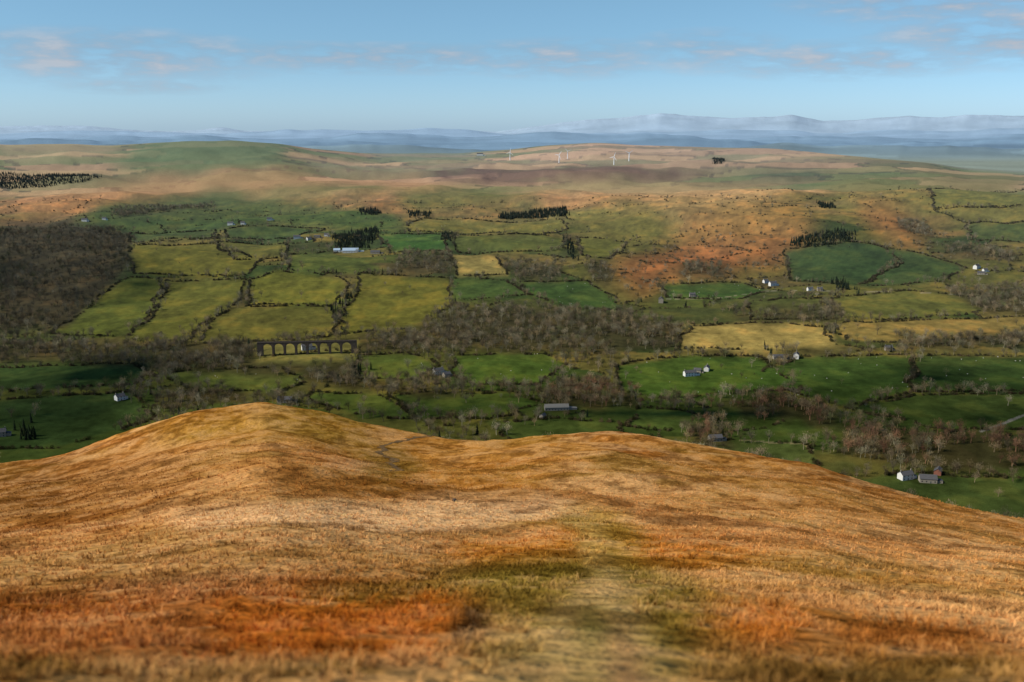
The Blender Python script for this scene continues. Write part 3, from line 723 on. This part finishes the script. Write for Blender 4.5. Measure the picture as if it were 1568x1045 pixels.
def MA(op,a,b=None,c=None,clamp=False):
    n=N(nt,'ShaderNodeMath',operation=op);n.use_clamp=clamp
    for i,v in enumerate((a,b,c)):
        if v is None: continue
        if isinstance(v,(int,float)): n.inputs[i].default_value=v
        else: nt.links.new(v,n.inputs[i])
    return n.outputs[0]
az=MA('ARCTAN2',sx.outputs[0],sx.outputs[1]);el=sx.outputs[2]
cb=N(nt,'ShaderNodeCombineXYZ');nt.links.new(MA('MULTIPLY',az,20.),cb.inputs[0]);nt.links.new(MA('MULTIPLY',el,80.),cb.inputs[1])
no=N(nt,'ShaderNodeTexNoise');no.inputs['Scale'].default_value=1.;no.inputs['Detail'].default_value=6;no.inputs['Roughness'].default_value=.55;nt.links.new(cb.outputs[0],no.inputs['Vector'])
dens=None
for cc,rr,rx,ry,st in((215,104,210,34,.95),(580,100,300,20,.9),(860,100,150,26,.85),(1070,92,110,28,.75),(1260,106,200,24,.9),(1430,14,230,50,1.2),(1510,78,200,40,1.05),(250,140,110,12,.7)):
    a0=(cc-784)/F*.99;e0=(195.8-rr)/F*1.03
    dx=MA('MULTIPLY_ADD',az,F/rx,-a0*F/rx);dy=MA('MULTIPLY_ADD',el,F/ry,-e0*F/ry)
    r=MA('MULTIPLY_ADD',dx,dx,MA('MULTIPLY',dy,dy));g=MA('MULTIPLY_ADD',r,-.6*st,st)
    dens=g if dens is None else MA('MAXIMUM',dens,g)
cov=MA('MULTIPLY',MA('MAXIMUM',dens,0.),MA('MULTIPLY_ADD',no.outputs['Fac'],3.4,-1.2,True),None,True)
hsv=N(nt,'ShaderNodeValToRGB');cr=hsv.color_ramp;nt.links.new(MA('MULTIPLY',el,4.),hsv.inputs[0])
cr.elements[0].position=0;cr.elements[0].color=(.41,.60,.96,1);cr.elements[1].position=.55;cr.elements[1].color=(.37,.49,.55,1)
e_=cr.elements.new(.30);e_.color=(.325,.465,.615,1)
mu=N(nt,'ShaderNodeMix',data_type='RGBA',blend_type='MULTIPLY');mu.inputs[0].default_value=1.;nt.links.new(sk.outputs[0],mu.inputs[6]);nt.links.new(hsv.outputs[0],mu.inputs[7])
s2=N(nt,'ShaderNodeVectorMath',operation='SCALE');nt.links.new(mu.outputs[2],s2.inputs[0]);s2.inputs['Scale'].default_value=2.0
mc=N(nt,'ShaderNodeMix',data_type='RGBA');nt.links.new(cov,mc.inputs[0]);nt.links.new(s2.outputs[0],mc.inputs[6])
cl=N(nt,'ShaderNodeMix',data_type='RGBA');nt.links.new(MA('MULTIPLY_ADD',no.outputs['Fac'],5.,-2.35,True),cl.inputs[0]);cl.inputs[6].default_value=(3.0,3.8,4.8,1);cl.inputs[7].default_value=(4.9,5.2,5.8,1)
nt.links.new(cl.outputs[2],mc.inputs[7]);nt.links.new(mc.outputs[2],bg.inputs[0])
w.cycles.sampling_method='MANUAL';w.cycles.sample_map_resolution=256
# ------------------------------------------------------------------ camera
cd=bpy.data.cameras.new('camera');cd.sensor_width=36;cd.lens=35.0;cd.clip_start=.1;cd.clip_end=120000
cd.dof.use_dof=True;cd.dof.focus_distance=900;cd.dof.aperture_fstop=.72
cam=link(bpy.data.objects.new('camera',cd));cam.location=(0,0,EYE);cam.rotation_euler=(math.pi/2-PITCH,0,0);scene.camera=cam
scene.view_settings.view_transform='Standard';scene.view_settings.look='None';scene.view_settings.exposure=0
